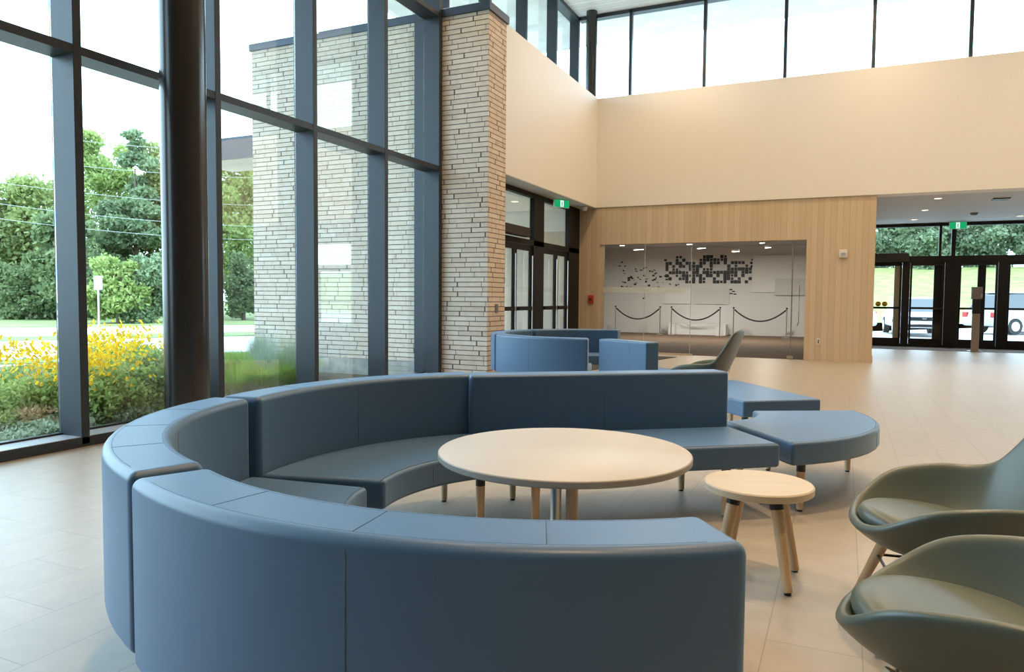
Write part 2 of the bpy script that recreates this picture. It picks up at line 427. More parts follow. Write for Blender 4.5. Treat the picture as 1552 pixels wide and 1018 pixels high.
# ------------------------------------------------------------------ round columns
MB().lathe([(.0, 0), (.196, 0), (.196, CEIL), (0, CEIL)], 64, (-5.50, 4.81)).build('column', M['column'], smooth='auto', tag=('glossy dark round column standing beside the tall window mullion, running from floor to ceiling', 'column'))
MB().lathe([(.0, 3.6), (.135, 3.6), (.135, CEIL), (0, CEIL)], 48, (-5.80, 17.2)).build('column', M['column'], smooth='auto', tag=('dark round column in the corner of the high clerestory windows, above the white wall', 'column'))

# ------------------------------------------------------------------ left entry doors (plane x = -6)
def door_frame_left():
    X0, X1 = -6.10, -6.0
    d = struct('door_1')
    pbox('head_frame', M['alu_black'], d, X0, X1, 10.85, 17.06, 3.42, 3.515)
    pbox('transom', M['alu_black'], d, X0, X1, 10.85, 17.06, 2.42, 2.53)
    for a, b in ((17.0-.68, 17.06), (14.18, 14.74), (11.9, 12.3)):
        pbox('mullion', M['alu_black'], d, X0, X1, a, b, 0, 3.42)
    for a, b in ((12.3, 14.18), (14.74, 16.32), (10.85, 11.9)):
        pbox('glass_pane', M['glass_int'], d, -6.056, -6.044, a, b, 2.53, 3.42)
    return d
door_frame_left()
nd = 2
for (a, b) in ((12.31, 14.17), (14.75, 16.31)):
    d = struct('door_%d' % nd); nd += 1
    ym = b-(b-a)*.46
    for (p, q) in ((a, ym-.004), (ym+.004, b)):
        for u, v in ((p, p+.075), (q-.075, q)):
            pbox('stile', M['alu_black'], d, -6.085, -6.04, u, v, .01, 2.41)
        pbox('rail', M['alu_black'], d, -6.085, -6.04, p+.075, q-.075, 2.3, 2.41)
        pbox('rail', M['alu_black'], d, -6.085, -6.04, p+.075, q-.075, .01, .24)
        pbox('push_bar', M['alu_black'], d, -6.04, -5.97, p+.02, q-.02, 1.06, 1.14)
        pbox('glass_pane', M['glass_int'], d, -6.068, -6.056, p+.075, q-.075, .24, 2.3)
        MB().tube((-5.96, q-.14, .5), (-5.96, q-.14, 2.2), .012).build('pull_handle', M['chrome'], d, smooth='auto')
op = pbox('door_operator', M['black'], None, -5.998, -5.86, 12.32, 13.66, 2.55, 2.74, bevel=.01)
settag(op, 'long dark automatic door operator box above the left entrance doors by the brick pier', 'door operator')

def exit_sign(name, label, W, Ht, mtx, two=False):
    """green sign, running person pictogram in a white field"""
    t = thing(name, label, 'exit sign'); t.matrix_world = mtx
    pbox('housing', M['white_plastic'], t, -W/2, W/2, -.02, .02, 0, Ht)
    pbox('face', M['exit_green'], t, -W/2+.006, W/2-.006, -.024, -.0205, .006, Ht-.006)
    ww = W*.22
    pbox('pictogram_field', M['exit_white'], t, -ww/2, ww/2, -.0265, -.0245, .015, Ht-.015)
    g = MB(); s = Ht
    def q(x0, z0, x1, z1, r): g.tube((x0*s, -.028, z0*s), (x1*s, -.028, z1*s), r*s, r*s, 8)
    g.lathe([(0, .70*s), (.06*s, .74*s), (.0, .82*s)], 10, (.02*s, -.028))
    q(.0, .68, -.03, .42, .05); q(-.03, .42, .09, .30, .035); q(.09, .30, .06, .14, .03); q(-.03, .42, -.10, .26, .035); q(-.10, .26, -.17, .2, .03)
    q(.0, .64, .12, .54, .025); q(.0, .64, -.11, .52, .025)
    g.build('running_figure', M['exit_green'], t)
    return t
# left door exit sign (seen at an angle), projecting from the soffit
exit_sign('exit_sign', 'small green running figure exit sign above the left entrance doors', .44, .17,
          Matrix.Translation((-5.80, 15.25, 3.335)) @ Matrix.Rotation(radians(62), 4, 'Z'))
exit_sign('exit_sign', 'green running figure exit sign hanging above the far entrance doors on the right', .42, .19,
          Matrix.Translation((2.80, 23.5, 3.325)) @ Matrix.Rotation(0, 4, 'Z'))

# ------------------------------------------------------------------ far entry (plane y = 23.7)
YD = 23.7
d = struct('door_%d' % nd); nd += 1
pbox('head_frame', M['alu_black'], d, .56, 9.0, YD, YD+.14, 3.44, 3.53)
pbox('beam', M['alu_black'], d, .56, 9.0, YD, YD+.14, 2.42, 2.60)
pbox('threshold', M['alu_black'], d, .56, 9.0, YD, YD+.14, 0, .09)
for x0, x1 in ((1.50, 1.69), (2.56, 2.895), (3.83, 4.045), (5.2, 5.5), (7.2, 7.4)):
    pbox('mullion', M['alu_black'], d, x0, x1, YD-.02, YD+.14, .0, 2.42)
for x0, x1 in ((2.385, 2.45), (2.69, 2.79), (5.0, 5.1)):
    pbox('mullion', M['alu_black'], d, x0, x1, YD, YD+.14, 2.60, 3.44)
pbox('glass_pane', M['glass_int'], d, .56, 9.0, YD+.06, YD+.072, 2.6, 3.44)
leaves = ((.57, 1.49), (1.70, 2.55), (2.905, 3.82), (4.055, 5.19), (5.51, 7.19))
for i, (a, b) in enumerate(leaves):
    dd = struct('door_%d' % nd); nd += 1
    fr = MB()
    hinge_l = {0: .05, 1: .05, 2: .05, 3: .05, 4: .05}[i]
    pbox('stile', M['alu_black'], dd, a, a+.05, YD+.02, YD+.07, .09, 2.42)
    pbox('stile', M['alu_black'], dd, b-.05, b, YD+.02, YD+.07, .09, 2.42)
    pbox('rail', M['alu_black'], dd, a+.05, b-.05, YD+.02, YD+.07, 2.33, 2.42)
    pbox('rail', M['alu_black'], dd, a+.05, b-.05, YD+.02, YD+.07, .09, .25)
    pbox('push_bar', M['alu_black'], dd, a+.02, b-.02, YD-.05, YD+.02, 1.09, 1.15)
    pbox('glass_pane', M['glass_int'], dd, a+.05, b-.05, YD+.04, YD+.05, .25, 2.33)
# second row of door stiles just beyond (outer leaves of the airlock)
for (x0, x1, m) in ((1.30, 1.47, 'steel'), (2.30, 2.52, 'alu_black'), (3.36, 3.55, 'alu_black')):
    pbox('inner_post', M[m], d, x0, x1, YD+.072, YD+.14, .09, 2.42)
o = pbox('door_operator', M['black'], None, .57, 1.64, YD-.16, YD-.001, 2.44, 2.69, bevel=.01)
settag(o, 'black door operator box above the far entrance doors next to the wood wall', 'door operator')
for sx, lab in ((.90, 'round yellow and black sticker on the far entrance door glass, nearer the wood wall'), (1.07, 'round yellow and black sticker on the far entrance door glass, farther from the wood wall')):
    t = thing('door_sticker', lab, 'sticker', (sx, YD+.034, 1.23))
    g = MB(); g.lathe([(0, -.003), (.075, -.003), (.075, .003), (0, .003)], 32); 
    for v in g.bm.verts: v.co = Vector((v.co.x, v.co.z, v.co.y))
    g.build('disc', M['yellow'], t)
    g = MB(); g.lathe([(0, -.002), (.052, -.002), (.052, .002), (0, .002)], 32)
    for v in g.bm.verts: v.co = Vector((v.co.x, v.co.z-.005, v.co.y))
    g.build('dark_centre', M['black'], t)
    pbox('bar', M['yellow'], t, -.04, .04, -.0095, -.0072, -.012, .012)
o = MB().box(.56, 9.0, 22.3, 23.69, .0, .008).build('entrance_mat', M['grey_mat'], tag=('long grey walk-off mat along the far entrance doors', 'mat'))
o = MB().prism([(-5.95, 12.2), (-4.25, 12.2), (-3.42, 16.45), (-5.95, 16.45)], .0, .008).build('entrance_mat', M['mat'], tag=('dark charcoal walk-off mat on the floor in front of the left entrance doors', 'mat'))
# post with reader
t = thing('access_post', 'slim steel post with a dark card reader head in front of the far entrance doors', 'post', (3.15, 22.35, 0))
pbox('base_plate', M['steel'], t, -.17, .17, -.12, .12, .008, .02)
pbox('post', M['steel'], t, -.085, .085, -.045, .045, .02, 1.0, bevel=.006)
pbox('screen_panel', M['black'], t, -.09, .09, -.055, .05, 1.0, 1.38, bevel=.006)
pbox('reader_head', M['grey_plastic'], t, -.12, .12, -.075, .06, 1.38, 1.70, bevel=.01)
pbox('button', M['chrome'], t, .08, .118, -.08, -.073, 1.42, 1.52)

# ------------------------------------------------------------------ fittings on walls
t = thing('fire_alarm_pull', 'small red fire alarm pull station on the wood wall left of the gallery glass', 'fire alarm', (-5.68, YB, 1.20))
pbox('body', M['red'], t, -.07, .07, -.04, 0, 0, .2, bevel=.008)
pbox('handle', M['black'], t, -.035, .035, -.052, -.04, .07, .12)
t = thing('alarm_strobe', 'white wall alarm strobe high on the wood wall right of the gallery glass', 'alarm', (-.05, YB, 2.23))
pbox('body', M['white_plastic'], t, -.08, .08, -.045, 0, 0, .165, bevel=.008)
pbox('lens', M['lens'], t, -.045, .045, -.065, -.045, .045, .105, bevel=.006)
t = thing('wall_outlet', 'small white outlet plate low on the wood wall right of the gallery glass', 'outlet', (-.488, YB, .35))
pbox('plate', M['white_plastic'], t, -.035, .035, -.01, 0, 0, .14, bevel=.003)
pbox('socket', M['grey_plastic'], t, -.016, .016, -.012, -.01, .03, .11)
t = thing('security_camera', 'small white security camera in the corner above the left entrance doors', 'camera', (-5.72, 16.6, 3.515))
MB().lathe([(0, -.12), (.05, -.10), (.07, -.04), (.07, 0), (0, 0)], 24).build('housing', M['white_plastic'], t, smooth=True)
MB().lathe([(0, -.128), (.03, -.12), (.03, -.1)], 16).build('lens', M['black'], t, smooth=True)
t = thing('smoke_detector', 'small round smoke detector on the entry ceiling near the far exit sign', 'smoke detector', (2.89, 21.4, 3.531))
MB().lathe([(0, -.06), (.06, -.055), (.09, -.02), (.09, 0), (0, 0)], 24).build('body', M['grey_plastic'], t, smooth=True)
t = thing('ceiling_vent', 'dark rectangular vent in the entry ceiling near the photo edge', 'vent', (2.99, 18.6, 3.531))
pbox('grille', M['black'], t, -.16, .16, -.16, .16, -.03, 0, bevel=.01)
t2 = pbox('frame', M['white_plastic'], t, -.19, .19, -.19, .19, -.008, -.0001)

# recessed downlights in the entry ceiling, vestibule, gallery, and high ceiling
def downlight(x, y, z, r, power, label, grp, col=LAMP_C, spread=150):
    t = thing('recessed_downlight', label, 'ceiling light', (x, y, z), 0, grp)
    MB().lathe([(r*.85, -.012), (r*1.15, -.012), (r*1.15, 0), (r*.85, 0)], 32).build('trim_ring', M['white_plastic'], t)
    MB().lathe([(0, -.006), (r*.85, -.006)], 32).build('diffuser', M['lamp'], t)
    if power:
        l = bpy.data.lights.new('downlight_beam', 'AREA'); l.shape = 'DISK'; l.size = r*1.7; l.energy = power; l.color = col; l.spread = radians(spread)
        lo = bpy.data.objects.new('beam', l); COL.objects.link(lo); lo.parent = t; lo.location = (0, 0, -.02)
    return t
for x, y, lab in ((1.77, 18.1, 'nearest'), (1.72, 20.3, 'middle'), (1.66, 22.5, 'farthest')):
    downlight(x, y, 3.531, .09, 14, lab+' recessed downlight in the entry ceiling row beside the wood wall', 'entry ceiling downlights')
for x, y, lab in ((4.05, 22.5, 'recessed downlight in the entry ceiling at the right edge near the far doors'), (4.1, 20.3, 'recessed downlight of the second entry ceiling row, out past the vent')):
    downlight(x, y, 3.531, .09, 14, lab, 'entry ceiling downlights')
downlight(-7.0, 15.4, 3.55, .1, 30, 'recessed downlight in the vestibule ceiling behind the left entrance doors', None, (1, .9, .78))
M['strip'] = emat('gallery_strip_diffuser', (1, .95, .88), 9)
for i, (u, v_, L, rz) in enumerate(((943, 372, .16, 0), (968, 378, .42, -.5), (1045, 370, .2, -.5), (1063, 376, .32, -.6), (1115, 381, .24, -.5), (1155, 368, .16, -.5), (1164, 375, .24, -.9))):
    q = m3 @ Vector(((u-776)/F_PX, -(v_-509)/F_PX, -1)); k_ = 24.0/q.y
    t = thing('spotlight', ('first', 'second', 'third', 'fourth', 'fifth', 'sixth', 'seventh')[i]+' white spotlight from the left under the gallery ceiling', 'ceiling light', (q.x*k_, 24.0, 1.3+q.z*k_), rz, 'gallery spotlights')
    pbox('housing', M['white_plastic'], t, -L/2, L/2, -.04, .04, 0, .06)
    pbox('diffuser', M['strip'], t, -L/2+.01, L/2-.01, -.035, .035, -.012, -.001)
    MB().tube((0, 0, .06), (0, 0, 3.3-(1.3+q.z*k_)), .008, .008, 8).build('stem', M['white_plastic'], t)
    if i in (1, 3, 6):
        l = bpy.data.lights.new('strip_beam', 'AREA'); l.shape = 'RECTANGLE'; l.size = .5; l.size_y = .07; l.energy = 95; l.color = (1, .93, .84)
        lo = bpy.data.objects.new('beam', l); COL.objects.link(lo); lo.parent = t; lo.location = (0, 0, -.03)
k = 0
for x in (-3.4, .6, 4.6, 8.0):
    for y in (-4.0, 0.2, 4.4, 8.6, 12.8, 15.6):
        k += 1
        if y < 0 or (x < -3 and y < 4): continue
        downlight(x, y, CEIL, .12, LAMP_W*(.8 if y < 6 and x < 2 else 1.05), 'round recessed downlight in the high plank ceiling', 'high ceiling downlights', spread=(80 if y < 8 else 140))

# ------------------------------------------------------------------ gallery glass and contents
g = struct('window_4')
for a, b in ((XL+.10, -4.366), (-4.36, -3.268), (-3.262, -2.19), (-2.184, -1.075)):
    pbox('glass_pane', M['glass_int'], g, a, b, YB+.06, YB+.072, .03, ZO)
for x in (-4.363, -3.265):
    pbox('glass_joint', M['sheer'], g, x-.006, x+.006, YB+.055, YB+.077, .03, ZO)
pbox('pale_band', M['sheer'], g, XL+.10, -3.4, YB+.0555, YB+.0595, 1.46, 1.60)  # half-transparent pale strip across the left panes
pbox('floor_channel', M['top_wood'], g, XL, -3.2, YB+.04, YB+.1, 0, .04)
pbox('jamb_strip', M['top_wood'], g, XL, XL+.10, YB+.04, YB+.1, .04, ZO)
gd = struct('door_%d' % nd); nd += 1
pbox('glass_pane', M['glass_int'], gd, -1.04, XR, YB+.06, YB+.072, .03, ZO)
pbox('edge_post', M['grey_plastic'], gd, -1.07, -1.045, YB+.045, YB+.085, .02, ZO-.02)
MB().path([(-.93, YB+.02, .75), (-.90, YB-.0, .85), (-.90, YB-.0, 1.6), (-.93, YB+.02, 1.7)], .012).build('pull_handle', M['chrome'], gd, smooth=True)
for z in (.02, .55):
    pbox('patch_fitting', M['chrome'], gd, -1.13, -1.0, YB+.035, YB+.095, z, z+.06)
ART = ["...##......###..##........",
       "...#.#....########........",
       "##.##.###.##.###.#.####...",
       "#.#.##.####..#....#.#..#..",
       "#.##...###.###....#######.",
       ".######.##.##########.####",
       "#..#.######.##.#.####.#..#",
       ".#..###.#.##..#..###.#..##",
       "......###.##..####.###.#.."]
mt = thing('tile_mural', 'mural of scattered small black square tiles on the gallery back wall', 'artwork', (-6.55, 27.95, 1.95))
rnd = random.Random(4); mb = MB(); c = .125
YA = 27.95
for j, row in enumerate(ART):
    for i, ch in enumerate(row):
        if ch == '#':
            s = rnd.uniform(.43, .50)*c*(.8 if rnd.random() < .2 else 1); x = .30+i*.128; z = .98-j*.118
            mb.box(x-s, x+s, -.012, -.001, z-s, z+s)
mb.build('central_tiles', M['black'], mt)
mb = MB()
for k in range(85):
    x = rnd.choice((rnd.uniform(-1.6, .4), rnd.uniform(-1.5, .9), rnd.uniform(3.4, 4.5)))
    z = (rnd.gauss(.25, .33) if x < 1 else rnd.gauss(.72, .07)) if x < 1.2 else rnd.gauss(.72, .06)
    if z < -.9 or z > 1.1: continue
    w2 = rnd.uniform(.02, .055); h2 = rnd.uniform(.008, .04)
    mb.box(-w2, w2, -.012, -.001, -h2, h2, Matrix.Translation((x, 0, z)) @ Matrix.Rotation(rnd.uniform(-.5, .5), 4, 'Y'))
for x, z in ((2.7, -.25), (2.8, -.32), (2.72, -.4), (2.85, -.42)): mb.box(x-.06, x+.05, -.012, -.001, z-.02, z+.02)
mb.build('scattered_tiles', M['black'], mt, kind='stuff')
for nm, m, b in (('information_board', 'panel', (-3.1, -1.2, 27.90, 27.94, 1.6, 2.95)), ('information_board', 'panel2', (-5.2, -3.9, 27.90, 27.94, 1.15, 1.75)), ('information_board', 'panel', (-6.3, -5.3, 27.90, 27.94, 1.15, 1.7)), ('information_board', 'panel2', (-2.3, -1.2, 27.86, 27.899, 1.5, 2.1))):
    o = pbox(nm, M[m], None, *b)
    settag(o, {(-3.1): 'large pale board at the right end of the gallery back wall', (-5.2): 'grey board below the tile mural in the gallery', (-6.3): 'pale board below the left part of the tile mural', (-2.3): 'smaller grey panel over the lower part of the large pale gallery panel'}[b[0]], 'panel')
o = pbox('display_plinth', M['panel'], None, -6.0, -3.9, 27.2, 27.8, .006, .42, bevel=.01); settag(o, 'long low white plinth along the gallery back wall behind the rope barriers', 'plinth')
# rope barriers
poles = [-7.93, -6.22, -5.80, -4.05, -3.58, -1.80]
names = ['first', 'second', 'third', 'fourth', 'fifth', 'sixth']
pp = None
for i, x in enumerate(poles):
    lab = names[i]+' slim chrome barrier post counted from the left behind the gallery glass'
    t = thing('barrier_post', lab, 'barrier post', (x, 26.8, .006), 0, 'gallery barrier posts')
    MB().lathe([(0, 0), (.15, 0), (.15, .012), (.03, .03), (0, .03)], 24).build('base', M['chrome'], t, smooth='auto')
    MB().tube((0, 0, .03), (0, 0, 1.0), .018).build('pole', M['chrome'], t, smooth='auto')
    MB().lathe([(0, 1.0), (.03, 1.0), (.032, 1.04), (0, 1.06)], 16).build('cap', M['black'], t, smooth=True)
for i in range(3):
    a, b = poles[2*i]+.03, poles[2*i+1]-.03
    pts = [(a+(b-a)*q/20, 26.8, .97-.40*(1-(2*q/20-1)**2)) for q in range(21)]
    t = MB().path(pts, .025).build('barrier_rope', M['black'], None, smooth=True,
        tag=(['leftmost', 'middle', 'rightmost'][i]+' black velvet rope sagging between two barrier posts in the gallery', 'rope', 'gallery barrier ropes'))

# ------------------------------------------------------------------ sofas
def arc(c, r, a0, a1, n): return [(c[0]+r*cos(radians(a0+(a1-a0)*i/n)), c[1]+r*sin(radians(a0+(a1-a0)*i/n))) for i in range(n+1)]
SEAT_T, SEAT_B, BACK_T = .452, .31, .82
def sofa_legs(root, pts, L=SEAT_B):
    for (x, y) in pts:
        l = MB().tube((x, y, .012), (x, y, L-.06), .021, .026, 20).build('leg', M['maple'], root, smooth='auto')
        MB().tube((x, y, L-.06), (x, y, L), .027, .027, 20).build('leg_collar', M['black'], l, smooth='auto')
        MB().tube((x, y, 0), (x, y, .012), .016, .016, 16).build('foot_glide', M['black'], l)
def seams_for(inner, outer, z, parent, idx, edge=True, top=True):
    """stitched seams: along the outer top edge and across at chosen stations"""
    g = MB()
    if edge:
        g.path([(x, y, z-.004) for x, y in outer], .0035, 6)
        g.path([(x, y, z-.004) for x, y in inner], .0035, 6)
    for i in idx:
        a = Vector((*inner[i], z-.0005)); b = Vector((*outer[i], z-.0005))
        g.tube(a.lerp(b, .04), b.lerp(a, .04), .0022, .0022, 6)
    g.build('seam', M['seam'], parent, smooth=True)
def inset(pts_in, pts_out, t): return [((1-t)*a[0]+t*b[0], (1-t)*a[1]+t*b[1]) for a, b in zip(pts_in, pts_out)]
def module(name, label, cat, inner, outer, front, back=True, bev=.028, group=None):
    """inner/outer: plan curves of the backrest; front: plan curve of the seat's open edge"""
    cx = sum(p[0] for p in front)/len(front); cy = sum(p[1] for p in front)/len(front)
    root = thing(name, label, cat, (cx, cy, 0), 0, group)
    L = lambda P: [(x-cx, y-cy) for x, y in P]
    inner, outer, front = L(inner), L(outer), L(front)
    n = len(inner)
    seat_back = inset(inner, outer, -.01) if back else outer
    s = MB().prism(front+seat_back[::-1], SEAT_B, SEAT_T).build('seat', M['sofa'], root, bevel=.022, seg=4, angle=50)
    mids = [n//2]; tops = [n//4, n//2, 3*n//4] if n > 10 else [n//2]
    g = MB()
    g.path([(x, y, SEAT_T-.0) for x, y in inset(front, seat_back, .03)], .0012, 6)
    for i in mids:
        a = Vector((*inset(front, seat_back, .035)[i], SEAT_T)); b = Vector((*inset(front, seat_back, .97)[i], SEAT_T))
        f = Vector((*inset(front, seat_back, 0)[i], 0)); g.tube(f+Vector((0, 0, SEAT_B+.03)), f+Vector((0, 0, SEAT_T-.025)), .0013, .0013, 6)
    g.build('seam', M['seam'], s, smooth=True)
    if back:
        b_ = MB().prism(inner+outer[::-1], SEAT_B-.005, BACK_T).build('backrest', M['sofa'], root, bevel=bev, seg=5, angle=50)
        g = MB()
        g.path([(x, y, BACK_T-.001) for x, y in inset(inner, outer, .86)[1:-1]], .0014, 6)
        g.path([(x, y, BACK_T-.001) for x, y in inset(inner, outer, .14)[1:-1]], .0014, 6)
        for i in tops:
            a = inset(inner, outer, .14)[i]; b = inset(inner, outer, .86)[i]
            g.tube((*a, BACK_T), (*b, BACK_T), .0008, .0008, 6)
        for i in mids:
            for P, zlo in ((outer[i], SEAT_B+.03), (inner[i], SEAT_T+.02)):
                g.tube((*P, zlo), (*P, BACK_T-.03), .0013, .0013, 6)
        g.build('seam', M['seam'], b_, smooth=True)
    e = inset(front, outer, .13); k = inset(front, outer, .86)
    i0, i1 = max(1, n//8), n-1-max(1, n//8)
    if n < 6: i0, i1 = 0, n-1
    pts = [e[i0], e[i1], k[i0], k[i1]]
    sofa_legs(root, pts)
    return root
def ring_module(name, label, c, ri, ro, a0, a1, depth=.62, group=None):
    n = 20
    return module(name, label, 'sofa', arc(c, ri, a0, a1, n), arc(c, ro, a0, a1, n), arc(c, ri-depth, a0, a1, n), group=group)
GA = 'curved blue sofa units around the round table'
ring_module('curved_sofa', 'near blue curved sofa unit, its tall back toward the viewer at the photo bottom', (-1.072, 2.639), 1.27, 1.482, -115.2, -51.6, group=GA)
ring_module('curved_sofa', 'blue curved sofa unit at the left end of the ring, beside the window side', (-1.264, 2.736), 1.28, 1.487, -108.6, -172.8, group=GA)
ring_module('curved_sofa', 'dark blue curved sofa unit at the back left of the ring, facing the round table', (-1.124, 2.987), 1.44, 1.65, -165.0, -226.5, group=GA)
# straight unit
pa, pb = Vector((-2.10, 3.965)), Vector((-.69, 5.03))
dv = (pb-pa).normalized(); nv = Vector((-dv.y, dv.x))
def line(off, n=6): return [tuple(pa.lerp(pb, i/n)+nv*off) for i in range(n+1)]
module('straight_sofa', 'straight blue sofa unit with a long back, behind the round table', 'sofa', line(0), line(.20), line(-.62), bev=.022)
# backless curved end bench
c = (-1.02, 5.61)
module('curved_bench', 'backless blue quarter-round bench joined to the right end of the straight sofa', 'bench',
       arc(c, .45, -53, 29, 12), arc(c, .45, -53, 29, 12), arc(c, 1.27, -53, 29, 12), back=False)

# far group
GB = 'curved blue sofa units of the far seating group'
cf = (-3.20, 9.83)
ring_module('curved_sofa', 'light blue curved sofa unit of the far group, its tall back toward the viewer', cf, 1.27, 1.48, -137.5, -75.5, group=GB)
ring_module('curved_sofa', 'far group curved sofa unit at its left end beside the brick pier', cf, 1.27, 1.48, -139.5, -203, group=GB)
ring_module('curved_sofa', 'far group curved sofa unit at the back, nearest the left entrance doors', cf, 1.27, 1.48, -205, -268, group=GB)
pa, pb = Vector((-2.60, 8.60)), Vector((-1.90, 8.18))
dv = (pb-pa).normalized(); nv = Vector((dv.y, -dv.x))
module('corner_sofa', 'short blue end unit of the far group with a dark side facing the viewer', 'sofa', line(0, 3), line(.20, 3), line(-.62, 3), bev=.022)
# blue bench seen behind the straight sofa
t = thing('straight_bench', 'flat blue bench seen behind the right end of the straight sofa', 'bench', (-.75, 7.1, 0))
bp = [(-.748, 6.336), (-.156, 6.785), (-1.05, 8.02), (-1.60, 7.35)]
s = MB().prism([(x+.75, y-7.1) for x, y in bp], SEAT_B, SEAT_T).build('seat', M['sofa'], t, bevel=.02, seg=4)
sofa_legs(t, [(x, y) for x, y in ((.0, -.62), (.45, -.25), (.28, .17), (-.3, .75), (-.65, .2))])

# ------------------------------------------------------------------ tables
t = thing('round_table', 'large round cream-topped table on a steel post in the middle of the sofa ring', 'table', (-.963, 2.59, 0))
R = .482
MB().lathe([(0, .695), (R-.004, .695), (R, .699), (R, .717), (R-.003, .720), (0, .7201)], 96).build('edge_band', M['edge'], t, smooth='auto')
MB().lathe([(0, .7201), (R-.004, .7201), (R-.006, .7215), (0, .7215)], 96).build('tabletop', M['laminate'], t, smooth='auto')
MB().tube((-.026, -.012, .02), (-.026, -.012, .695), .021, .021, 24).build('steel_post', M['chrome'], t, smooth='auto')
MB().tube((.030, .014, .02), (.030, .014, .695), .024, .024, 24).build('wooden_post', M['maple'], t, smooth='auto')
MB().lathe([(0, 0), (.27, 0), (.27, .008), (.05, .02), (0, .02)], 48).build('base', M['chrome'], t, smooth='auto')
MB().box(-.15, .15, -.15, .15, .680, .695).build('mount_plate', M['black'], t)

t = thing('side_stool', 'low round maple side table with four splayed legs beside the near sofa end', 'side table', (-.342, 3.53, 0), radians(20))
R = .246
MB().lathe([(0, .414), (R-.008, .414), (R, .420), (R, .446), (R-.006, .452), (0, .452)], 80).build('top', M['top_wood'], t, smooth='auto')
mb = MB(); mb.box(-.14, .14, -.028, .028, .385, .414); mb.box(-.028, .028, -.14, .14, .3851, .4139); mb.build('cross_frame', M['black'], t)
for k in range(4):
    a = radians(45+90*k-22)
    tp = Vector((.125*cos(a), .125*sin(a), .412)); ft = Vector((.222*cos(a), .222*sin(a), .012))
    l = MB().tube(ft, tp, .021, .029, 20).build('leg', M['maple'], t, smooth='auto')
    MB().tube(tp.lerp(ft, .13), tp, .0315, .032, 20).build('leg_collar', M['black'], l, smooth='auto')
    MB().tube(ft-Vector((0, 0, .012)), ft, .015, .015, 12).build('foot_glide', M['black'], l)

